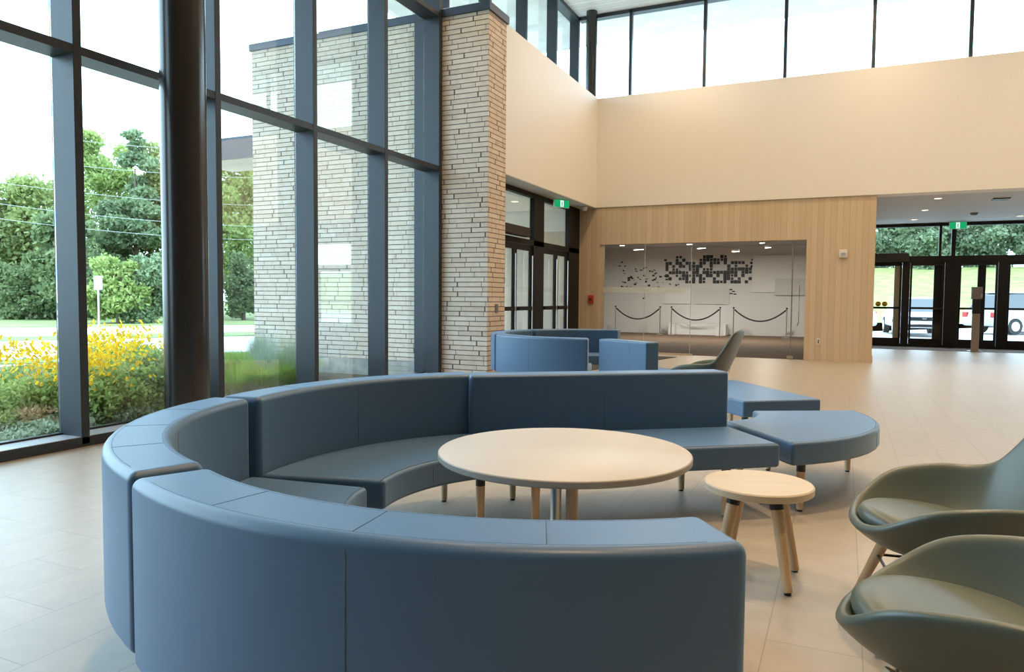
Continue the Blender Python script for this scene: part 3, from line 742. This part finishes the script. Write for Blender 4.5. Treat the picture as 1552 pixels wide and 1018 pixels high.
# ------------------------------------------------------------------ shell lounge chairs
def catmull(P, n):
    out = []
    N = len(P)
    for i in range(N-1):
        p0 = P[max(0, i-1)]; p1 = P[i]; p2 = P[i+1]; p3 = P[min(N-1, i+2)]
        for k in range(n):
            t = k/n
            out.append(tuple(.5*((2*b)+(-a+c_)*t+(2*a-5*b+4*c_-d2)*t*t+(-a+3*b-3*c_+d2)*t**3) for a, b, c_, d2 in zip(p0, p1, p2, p3)))
    out.append(P[-1]); return out
def shell_chair(label, loc, rotz, group):
    root = thing('lounge_chair', label, 'armchair', loc, rotz, group)
    # right half of the rim from the front lip to the top of the back (front is -x)
    half = [(-.40, 0, .425), (-.385, .13, .43), (-.325, .265, .472), (-.19, .36, .565), (.0, .388, .602), (.13, .375, .605),
            (.235, .345, .635), (.31, .30, .735), (.375, .255, .86), (.42, .20, .945), (.44, .10, .972), (.445, 0, .978)]
    H = catmull(half, 3)
    rim = H + [(x, -y, z) for x, y, z in H[-2:0:-1]]
    N = len(rim)
    pan = []
    for x, y, z in rim:
        a = atan2(y, x)
        bx = (.24 if x < 0 else .20); px = bx*cos(a)*1.0; py = .24*sin(a)
        pan.append((px-.03, py, .352))
    rings = []
    for t_ in (0, .5, 1.0):
        rings.append([(x*t_-.03*(1-t_), y*t_, .340+.005*t_) for x, y, z in pan])
    for u in (.22, .45, .68, .86, 1.0):
        ring = []
        for (px, py, pz), (rx, ry, rz) in zip(pan, rim):
            # horizontal first, vertical later: bowl section
            e = u**.80; h = u**1.38
            if rz > .62:
                kk = min(1, (rz-.62)/.3); h = (1-kk)*h+kk*(u**1.15); e = (1-kk)*e+kk*(u**.75 if u < 1 else 1)
            ring.append((px+(rx-px)*e, py+(ry-py)*e, pz+(rz-pz)*h))
        rings.append(ring)
    bm = bmesh.new()
    cv = bm.verts.new((-.03, 0, .340)); prev = None
    for ring in rings[1:]:
        vs = [bm.verts.new(p) for p in ring]
        for i in range(N):
            j = (i+1) % N
            if prev is None: bm.faces.new((cv, vs[i], vs[j]))
            else: bm.faces.new((prev[i], vs[i], vs[j], prev[j]))
        prev = vs
    b = MB(); b.bm.free(); b.bm = bm
    s = b.build('shell', M['green'], root, smooth=True)
    so_ = s.modifiers.new('thick', 'SOLIDIFY'); so_.thickness = .036; so_.offset = -1
    sb = s.modifiers.new('sub', 'SUBSURF'); sb.levels = 2; sb.render_levels = 2
    # loose seat cushion, rounded outline following the bowl
    out = []
    for i in range(36):
        a = 2*pi*i/36; cx_ = cos(a); sy_ = sin(a)
        rx = .352 if cx_ < 0 else .27; ry = .288-.06*max(0, cx_)
        out.append((rx*cx_-.02, ry*sy_))
    c2 = MB(); bmq = c2.bm
    lev = [(.80, .352), (.95, .372), (1.0, .405), (.96, .438), (.85, .456), (.6, .464), (.3, .466)]
    pr = None
    for sc_, z in lev:
        vs = [bmq.verts.new((x*sc_, y*sc_, z-.15*x*sc_-.002)) for x, y in out]
        if pr is None: bmq.faces.new(vs[::-1])
        else:
            for i in range(36): bmq.faces.new((pr[i], pr[(i+1) % 36], vs[(i+1) % 36], vs[i]))
        pr = vs
    bmq.faces.new(pr)
    c2.build('seat_cushion', M['green'], root, smooth=True, subsurf=1)
    g2 = MB()
    for sy in (1, -1):
        pts = [(.20+.02, sy*.30, .47), (.235, sy*.318, .54), (.245, sy*.335, .60), (.238, sy*.342, .632)]
        g2.path(pts, .002, 6)
    g2.build('seam', M['seam'], s, smooth=True)
    # under frame and legs
    MB().box(-.16, .16, -.03, .03, .272, .290).box(-.03, .03, -.16, .16, .2721, .2901).build('under_frame', M['black'], root)
    for sx in (-1, 1):
        for sy in (-1, 1):
            ft = Vector((sx*.30-.03, sy*.265, .01)); tp = Vector((sx*.19-.03, sy*.165, .335))
            MB().tube(ft, tp, .015, .025, 20).build('leg', M['maple'], root, smooth='auto')
    for sx in (-1, 1): MB().tube((sx*.223-.03, -.195, .235), (sx*.223-.03, .195, .235), .006, .006, 8).build('stretcher', M['black'], root, smooth='auto')
    for sy in (-1, 1): MB().tube((-.253, sy*.195, .235), (.193, sy*.195, .235), .006, .006, 8).build('stretcher', M['black'], root, smooth='auto')
    return root
GC = 'olive shell lounge chairs'
ch = shell_chair('olive green shell armchair at the right edge, the farther of the near pair', (.435, 3.22, 0), radians(8), GC)
for lab, loc, rz in (('olive green shell armchair in the bottom right corner, the nearer of the pair', (.40, 2.20, 0), radians(-14)),
                     ('pale olive shell armchair seen from behind the straight sofa, by the gallery glass', (-1.44, 8.3, 0), radians(-7))):
    c2 = copy_tree(ch); c2['label'] = lab; c2.location = loc; c2.rotation_euler[2] = rz

# ------------------------------------------------------------------ outdoors: ground
sbox('ground', M['mulch'], -14.0, -6.31, -8, 10.15, -.3, -.02)
sbox('ground_lawn', M['lawn'], -170, 200, -90, 190, -.5, -.32)
o = MB().prism([(-15.2, -40), (-14.0, -40), (-14.0, 60), (-15.2, 60)], -.3, -.05).build('garden_edge_path', M['road']); o['kind'] = 'structure'
def strip(name, m, d0, d1, z):
    # strips run roughly across the view to the left
    a = Vector((-.60, .80)); n = Vector((-.80, -.60))
    n = Vector((-.848, .530)); a = Vector((.530, .848))
    P = [n*d0-a*90, n*d0+a*90, n*d1+a*90, n*d1-a*90]
    o = MB().prism([tuple(p) for p in P], -.31, z).build(name, m); o['kind'] = 'structure'
strip('ground_verge', M['lawn'], 17.0, 18.0, -.03)
strip('ground_road', M['road'], 18.0, 25.0, -.02)
strip('ground_median', M['lawn'], 25.0, 27.5, .0)
strip('ground_far_road', M['road'], 27.5, 34.0, .01)
strip('ground_field', M['lawn'], 34.0, 150.0, .02)
# parking lot and meadow slope beyond the far doors
sbox('ground_parking', M['parking'], .2, 60, 24.0, 52, -.3, -.02)
ms = MB()
A = [(-20, 52, -.1), (90, 52, -.1), (90, 62, .4), (-20, 62, .4), (-20, 95, 5.2), (90, 95, 5.2)]
v = [ms.bm.verts.new(p) for p in A]
ms.bm.faces.new((v[0], v[1], v[2], v[3])); ms.bm.faces.new((v[3], v[2], v[5], v[4]))
o = ms.build('ground_meadow_slope', M['meadow']); o['kind'] = 'structure'

# ------------------------------------------------------------------ outdoors: foliage builders
def quads_mesh(name, C, U, V, m):
    n = len(C); co = np.empty((n, 4, 3)); co[:, 0] = C-U-V; co[:, 1] = C+U-V; co[:, 2] = C+U+V; co[:, 3] = C-U+V
    me = bpy.data.meshes.new(name); me.vertices.add(4*n); me.vertices.foreach_set('co', co.ravel())
    me.loops.add(4*n); me.loops.foreach_set('vertex_index', np.arange(4*n, dtype=np.int32))
    me.polygons.add(n); me.polygons.foreach_set('loop_start', np.arange(0, 4*n, 4, dtype=np.int32)); me.polygons.foreach_set('loop_total', np.full(n, 4, dtype=np.int32))
    me.update(calc_edges=True); me.validate(); me.materials.append(m); return me
def leaf_cloud(rng, blobs, n, size):
    B = np.array(blobs, float); wts = (B[:, 3]*B[:, 4]*B[:, 5])**.67; wts /= wts.sum()
    idx = rng.choice(len(B), n, p=wts); d = rng.normal(size=(n, 3)); d /= np.linalg.norm(d, axis=1)[:, None]
    rr = rng.uniform(.3, 1.0, n)**.5*np.where(rng.uniform(size=n) < .3, rng.uniform(1, 1.45, n), 1)
    C = B[idx, :3]+d*B[idx, 3:6]*rr[:, None]
    u = rng.normal(size=(n, 3)); u /= np.linalg.norm(u, axis=1)[:, None]
    w_ = rng.normal(size=(n, 3)); v_ = np.cross(u, w_); v_ /= np.linalg.norm(v_, axis=1)[:, None]
    s = rng.uniform(.6, 1.3, n)[:, None]*size
    return C, u*s, v_*s*.6
def obj_from(name, me, parent=None):
    o = bpy.data.objects.new(name, me); COL.objects.link(o)
    if parent: o.parent = parent
    return o
def tree(label, x, y, h, wd, m, n=5000, seed=0, kind='round', size=.16, grp=None, z0=0, name='broadleaf_tree', base=.12):
    rng = np.random.default_rng(seed); t = thing(name, label, 'tree' if 'bush' not in name else 'bush', (x, y, z0), 0, grp)
    blobs = []
    if kind == 'round':
        for k in range(26):
            z = rng.uniform(base+.08, .93); rad = wd*.5*math.sqrt(max(.08, 1-((z-.45)/.58)**2))
            a = rng.uniform(0, 2*pi); q = rng.uniform(.25, .8)*rad; s = rng.uniform(.16, .3)*wd*.6
            blobs.append((q*cos(a), q*sin(a), z*h, s, s, s*.75))
        blobs.append((0, 0, .5*h, wd*.3, wd*.3, h*.33))
    elif kind == 'cone':
        for k in range(46):
            z = rng.uniform(.08, .97); rad = wd*.5*(1-z)**.8+.15
            a = rng.uniform(0, 2*pi); q = rng.uniform(.3, .85)*rad; s = .35*rad+.25
            blobs.append((q*cos(a), q*sin(a), z*h, s, s, s*.5))
    n = int(n*2.4); size *= .66
    C, U, V = leaf_cloud(rng, blobs, n, size)
    obj_from('crown', quads_mesh('crown', C, U, V, m), t)
    tk = MB(); tk.tube((0, 0, 0), (0, 0, h*.75), .02*h+.05, .03, 10)
    for k in range(7):
        a = rng.uniform(0, 2*pi); z = rng.uniform(.2, .6)*h; q = wd*.32
        tk.tube((0, 0, z), (q*cos(a), q*sin(a), z+.18*h), .05, .015, 6)
    tk.build('trunk', M['bark'], t, smooth='auto')
    return t
def at(u, v_, dist, z=None):
    """point on the ray of a photograph pixel at a plan distance"""
    q = m3 @ Vector(((u-776)/F_PX, -(v_-509)/F_PX, -1)); k = dist/hypot(q.x, q.y); return Vector((0, 0, 1.3))+q*k
def tree_px(label, u, vtop, dist, wpx, m, **kw):
    p = at(u, vtop, dist); h = p.z; wd = wpx/F_PX*dist*1.2
    return tree(label, p.x, p.y, h, wd, m, **kw)
GT = 'trees across the road'
tree_px('broad olive green tree at the far left edge across the road', -10, 300, 52, 150, M['leaf_olive'], n=7000, seed=1, grp=GT, base=.02)
tree_px('rounded green tree in the left pane across the road', 62, 262, 50, 120, M['leaf_mid'], n=8000, seed=2, grp=GT, base=.02)
tree_px('tall pale green tree just right of the first mullion', 150, 188, 56, 105, M['leaf_light'], n=8000, seed=3, grp=GT, size=.15)
tree_px('tall pointed conifer with a spire top in the second pane', 203, 180, 52, 105, M['leaf_blue'], n=9000, seed=4, kind='cone', grp=GT, size=.15, name='conifer')
tree_px('broad green tree behind the dark round column', 255, 212, 54, 110, M['leaf_mid'], n=8000, seed=5, grp=GT, base=.04)
tree_px('light airy tree between the column and the brick wall', 362, 232, 46, 100, M['leaf_light'], n=5500, seed=6, grp=GT, size=.14)
tree_px('dark green lower tree left of the first mullion', 100, 330, 44, 95, M['leaf_dark'], n=6000, seed=7, grp=GT, base=.0)
tree_px('bright green bush behind the roadside sign post', 178, 390, 38, 80, M['leaf_light'], n=4500, seed=8, name='leafy_bush', grp=None, base=.0, size=.11)
tree_px('blue-green bush right of the roadside sign post', 228, 385, 39, 95, M['leaf_blue'], n=5500, seed=9, name='leafy_bush', grp=None, base=.0, size=.11)
tree_px('dark green bush beside the brick wall across the road', 368, 385, 42, 65, M['leaf_dark'], n=3000, seed=10, name='leafy_bush', base=.0, size=.11)
tree_px('dark green shrub at the far left edge beneath the olive tree', 25, 400, 46, 90, M['leaf_dark'], n=3500, seed=11, name='leafy_bush', base=.0, size=.12)
# tree line over the meadow
rr = random.Random(9)
for i in range(15):
    x = -6+i*3.6+rr.uniform(-.8, .8); y = 98+rr.uniform(-3, 4); h = rr.uniform(7.2, 9.6)
    if x > 33: continue
    tree(['%s hazy green tree of the far tree line above the meadow' % s for s in ('first', 'second', 'third', 'fourth', 'fifth', 'sixth', 'seventh', 'eighth', 'ninth', 'tenth', 'eleventh', 'twelfth', 'thirteenth', 'fourteenth', 'fifteenth')][i],
         x, y, h, rr.uniform(5.5, 7.5), M['leaf_far'], n=3200, seed=40+i, size=.28, grp='tree line above the meadow', z0=4.4, base=.0)

# roadside sign
p = at(150, 497, 31)
t = thing('road_sign', 'small pale sign on a thin post at the roadside in the second pane', 'sign', (p.x, p.y, 0), radians(55))
pbox('post', M['sign_white'], t, -.03, .03, -.03, .03, -.1, 2.0)
pbox('sign_plate', M['sign_white'], t, -.14, .14, -.045, -.031, 1.5, 2.02)
# overhead cables
for i, (v0, v1) in enumerate(((212, 218), (250, 256), (290, 298), (322, 330), (345, 350))):
    a = at(-60, v0-22, 40); b = at(420, v1+14, 40)
    pts = [a.lerp(b, k/16)-Vector((0, 0, .25*(1-(2*k/16-1)**2))) for k in range(17)]
    MB().path(pts, .008, 5).build('overhead_cable', M['wire'], tag=(['topmost', 'second from top', 'third from top', 'fourth from top', 'lowest'][i]+' thin overhead cable strung in front of the trees', 'cable', 'overhead cables'))
# entrance canopy outside, beyond the brick wall
t = thing('entrance_canopy', 'low flat canopy with dark fascia projecting beyond the brick wall outside', 'canopy', (-11.2, 10.79, 4.0))
pbox('fascia', M['coping'], t, -1.0, 2.0, 0, .06, .0, .42)
pbox('soffit', M['ext_soffit'], t, -1.0, 2.0, .061, 1.15, .0, .04)
pbox('roof_deck', M['coping'], t, -1.0, 2.0, .061, 1.15, .041, .40)

# ------------------------------------------------------------------ garden planting
def blade_mesh(rng, n, h, spread, wdt, m, arch=.5, name='blades'):
    """arching grass blades: two quads each"""
    vs = []; fs = []
    for k in range(n):
        a = rng.uniform(0, 2*pi); r0 = rng.uniform(0, .25)*spread; L = rng.uniform(.6, 1.0)*h; out = rng.uniform(.1, 1)*spread
        d = np.array([cos(a), sin(a), 0]); sd = np.array([-sin(a), cos(a), 0])*wdt*.5
        P = [d*r0, d*(r0+out*.35)+np.array([0, 0, L*.6]), d*(r0+out)+np.array([0, 0, L*(1-arch*rng.uniform(.2, .9))])]
        b = len(vs)
        for p, w2 in zip(P, (1, .8, .12)): vs += [p-sd*w2, p+sd*w2]
        fs += [(b, b+1, b+3, b+2), (b+2, b+3, b+5, b+4)]
    me = bpy.data.meshes.new(name); me.from_pydata([tuple(map(float, v)) for v in vs], [], fs); me.materials.append(m); return me
def flower_heads(rng, n, h, spread, m, r=.03):
    g = MB()
    for k in range(n):
        a = rng.uniform(0, 2*pi); q = spread*math.sqrt(rng.uniform(0, 1)); x, y = q*cos(a), q*sin(a); z = h*rng.uniform(.72, 1.25)
        N = 8; c = g.bm.verts.new((x, y, z+.008)); tilt = rng.uniform(-.2, 1.3); t2 = rng.uniform(-1.3, .3)
        vs = [g.bm.verts.new((x+r*(1 if i % 2 else .72)*cos(2*pi*i/(2*N)), y+r*(1 if i % 2 else .72)*sin(2*pi*i/(2*N)), z+tilt*r*cos(2*pi*i/(2*N))+t2*r*sin(2*pi*i/(2*N)))) for i in range(2*N)]
        for i in range(2*N): g.bm.faces.new((c, vs[i], vs[(i+1) % (2*N)]))
    bmesh.ops.recalc_face_normals(g.bm, faces=g.bm.faces)
    me = bpy.data.meshes.new('flower_heads'); g.bm.to_mesh(me); g.bm.free(); me.materials.append(m); return me
rng = np.random.default_rng(77)
# shared meshes
def clump_mesh(seed, n, w2, h, size, m):
    r2 = np.random.default_rng(seed)
    bl = [(r2.uniform(-.3, .3)*w2, r2.uniform(-.3, .3)*w2, h*r2.uniform(.25, .6), w2*.28, w2*.28, h*.32) for _ in range(7)]
    C, U, V = leaf_cloud(r2, bl, n, size); C[:, 2] = np.clip(C[:, 2], .01, None)
    return quads_mesh('foliage', C, U, V, m)
ME = {
 'rud_leaf': clump_mesh(1, 1500, .6, .62, .019, M['leaf_light']),
 'rud_fl': flower_heads(np.random.default_rng(2), 44, .62, .34, M['petal'], .0165),
 'dk': clump_mesh(3, 1700, .62, .55, .019, M['leaf_dark']),
 'mid': clump_mesh(4, 1500, .6, .42, .018, M['leaf_mid']),
 'lime': clump_mesh(5, 1300, .6, .34, .020, M['leaf_lime']),
 'grey': clump_mesh(6, 1500, .55, .26, .014, M['leaf_grey']),
 'tan': clump_mesh(7, 900, .5, .38, .014, M['leaf_tan']),
 'tanstem': blade_mesh(np.random.default_rng(8), 70, .42, .16, .008, M['leaf_tan'], .1),
 'fescue': blade_mesh(np.random.default_rng(9), 420, .34, .30, .006, M['leaf_grey'], .7),
 'sedge': blade_mesh(np.random.default_rng(10), 500, .52, .30, .011, M['sedge'], .6),
 'tallg': blade_mesh(np.random.default_rng(11), 170, 1.05, .38, .005, M['leaf_grey'], .35),
 'blade': blade_mesh(np.random.default_rng(12), 160, .60, .28, .016, M['sedge'], .5),
}
PL = {'yellow': ('coneflower_plant', 'yellow coneflower plant in the garden bed outside the window', 'flower', ('rud_leaf', 'rud_fl'), ('foliage', 'flower_heads'), 'yellow coneflowers in the garden bed'),
      'dk': ('leafy_shrub', 'low dark green leafy shrub in the garden bed', 'shrub', ('dk',), ('foliage',), 'dark shrubs in the garden bed'),
      'mid': ('leafy_perennial', 'mid green leafy perennial in the garden bed', 'plant', ('mid',), ('foliage',), 'green perennials in the garden bed'),
      'lime': ('lime_shrub', 'bright lime green low shrub left of the round column outside', 'shrub', ('lime',), ('foliage',), 'lime shrubs in the garden bed'),
      'grey': ('groundcover_plant', 'grey-green groundcover plant along the window sill outside', 'plant', ('grey',), ('foliage',), 'grey-green groundcover by the sill'),
      'tan': ('dried_astilbe', 'tan dried plume plant in the garden bed outside the first window pane', 'plant', ('tan', 'tanstem'), ('foliage', 'stems'), 'dried plume plants'),
      'fescue': ('fescue_grass', 'pale blue-green fescue tuft near the window outside', 'grass', ('fescue',), ('blades',), 'fescue tufts'),
      'sedge': ('sedge_grass', 'bright green sedge tuft outside between column and brick wall', 'grass', ('sedge',), ('blades',), 'bright sedge tufts'),
      'tallg': ('tall_grass', 'tall wispy grey-green grass in front of the brick wall outside', 'grass', ('tallg',), ('blades',), 'tall wispy grasses'),
      'blade': ('daylily_plant', 'green strap-leaved plant in the garden bed beside the first mullion', 'plant', ('blade',), ('blades',), 'strap-leaved plants')}
def plant(kind, x, y, s=1.0):
    nm, lab, cat, mk, parts, grp = PL[kind]
    o = thing(nm, lab, cat, (x, y, -.02), random.Random(int(x*977+y*131)).uniform(0, 6.28), grp); o.scale = (s, s, s)
    for a, b in zip(mk, parts): obj_from(b, ME[a], o)
rp = random.Random(5)
def on_ground(u, v_, z=0):
    q = m3 @ Vector(((u-776)/F_PX, -(v_-509)/F_PX, -1)); k = (z-1.3)/q.z; return (q.x*k, q.y*k)
def scatter(kind, n, u0, u1, v0, v1, z, smin=.85, smax=1.15, xmax=-6.55):
    c_ = 0; tries = 0
    while c_ < n and tries < 400:
        tries += 1
        x, y = on_ground(rp.uniform(u0, u1), rp.uniform(v0, v1), z)
        if x > xmax or x < -13.6 or y > (9.3 if kind == 'tallg' else 9.8): continue
        plant(kind, x, y, rp.uniform(smin, smax)); c_ += 1
# left pane
scatter('yellow', 16, 15, 125, 530, 560, .6)
scatter('yellow', 20, 130, 225, 512, 562, .62, .95, 1.25)
scatter('mid', 10, -20, 60, 545, 580, .45, .9, 1.2)
scatter('mid', 8, 140, 240, 560, 580, .45, .9, 1.1)
scatter('dk', 14, 200, 330, 540, 590, .5, .9, 1.25)
scatter('tan', 20, 10, 120, 578, 622, .30, .7, 1.0, -6.48)
scatter('lime', 14, 195, 262, 560, 592, .34, .8, 1.0, -6.45)
scatter('grey', 26, -20, 110, 618, 650, .18, .8, 1.1, -6.46)
scatter('mid', 4, -20, 20, 595, 620, .3, .6, .8)
scatter('fescue', 34, 135, 275, 598, 632, .08, .6, .85, -6.42)
scatter('blade', 8, 135, 195, 575, 620, .35, .9, 1.1)
scatter('grey', 18, 170, 300, 600, 632, .15, .8, 1.1, -6.5)
scatter('sedge', 34, 340, 470, 525, 590, .35, .9, 1.2, -6.6)
scatter('fescue', 10, 345, 420, 570, 592, .2, .9, 1.2, -6.5)
scatter('tallg', 12, 385, 455, 488, 530, .85, .8, 1.05, -6.9)
scatter('mid', 10, 250, 345, 540, 580, .4)
scatter('tallg', 1, 50, 53, 505, 506, .9, .8, .9, -6.9)

# ------------------------------------------------------------------ parked cars
def car(label, loc, rotz, paint, rear=False, suv=False):
    t = thing('parked_car', label, 'car', loc, rotz, 'cars in the parking lot')
    hb = 1.0 if suv else .90; ht = 1.72 if suv else 1.45
    side = [(-2.25, .32), (-2.3, .62), (-2.2, .80), (-1.15, hb), (-.98, hb+.02), (1.75 if suv else 1.55, hb+.04), (2.18, hb), (2.26, .62), (2.2, .32)]
    def extr(prof, w0, w1, zt):
        g_ = MB(); A_ = []; B_ = []
        for x, z in prof:
            wz = w0+(w1-w0)*max(0, min(1, (z-.3)/(zt-.3)))
            A_.append(g_.bm.verts.new((x, -wz, z))); B_.append(g_.bm.verts.new((x, wz, z)))
        n_ = len(prof)
        for i in range(n_): g_.bm.faces.new((A_[i], A_[(i+1) % n_], B_[(i+1) % n_], B_[i]))
        g_.bm.faces.new(A_[::-1]); g_.bm.faces.new(B_); return g_
    extr(side, .92, .88, 1.0).build('body', M[paint], t, bevel=.09, seg=3, angle=25)
    cab = [(-1.1, hb-.02), (-.35, ht-.04), (.1, ht), (1.0, ht-.02), (1.75 if suv else 1.45, ht-.1 if suv else hb+.18), (2.05 if suv else 1.75, hb-.02)]
    gg = MB(); A_ = []; B_ = []
    for x, z in cab:
        wz = .82-(z-hb)*.38; A_.append(gg.bm.verts.new((x, -wz, z))); B_.append(gg.bm.verts.new((x, wz, z)))
    for i in range(len(cab)): gg.bm.faces.new((A_[i], A_[(i+1) % 6], B_[(i+1) % 6], B_[i]))
    gg.bm.faces.new(A_[::-1]); gg.bm.faces.new(B_)
    gg.build('windows', M['car_glass'], t, bevel=.05, seg=2, angle=25)
    rf = MB(); rf.box(-.32, 1.1 if not suv else 1.6, -.62, .62, ht-.05, ht+.01); rf.build('roof', M[paint], t, bevel=.03)
    for sx in (-1.42, 1.38):
        for sy in (-1, 1):
            w_ = MB().tube((sx, sy*.72, .33), (sx, sy*.93, .33), .33, .33, 28).build('wheel', M['tyre'], t, smooth='auto')
            MB().tube((sx, sy*.925, .33), (sx, sy*.94, .33), .2, .19, 20).build('hubcap', M['chrome'], w_, smooth='auto')
    for sy in (-1, 1):
        pbox('headlamp', M['lens'], t, -2.28, -2.12, sy*.66-.17, sy*.66+.17, .64, .78, bevel=.02)
        pbox('tail_lamp', M['tail'], t, 2.14, 2.27, sy*.72-.13, sy*.72+.13, .68, .9, bevel=.02)
        pbox('side_mirror', M[paint], t, -.95, -.78, sy*.92-.1, sy*.92+.1, .93, 1.07, bevel=.03)
    pbox('grille', M['black'], t, -2.315, -2.24, -.48, .48, .60, .74, bevel=.01)
    pbox('lower_grille', M['black'], t, -2.30, -2.2, -.6, .6, .36, .46, bevel=.01)
    pbox('number_plate', M['white_plastic'], t, -2.325, -2.316, -.2, .2, .48, .58)
    pbox('bumper_badge', M['chrome'], t, -2.325, -2.316, -.07, .07, .65, .70)
    return t
car('white sedan parked facing the building, seen through the far entrance doors', (2.55, 33.0, 0), radians(94), 'car_white')
car('white car parked at the far left, seen side-on beside the wood wall', (-.6, 31.0, 0), radians(62), 'car_white')
car('silver car parked beyond the right-hand door leaf', (6.9, 36.5, 0), radians(215), 'car_silver', suv=True)
car('maroon car parked behind the silver car on the right', (8.6, 39.5, 0), radians(200), 'car_red', suv=True)
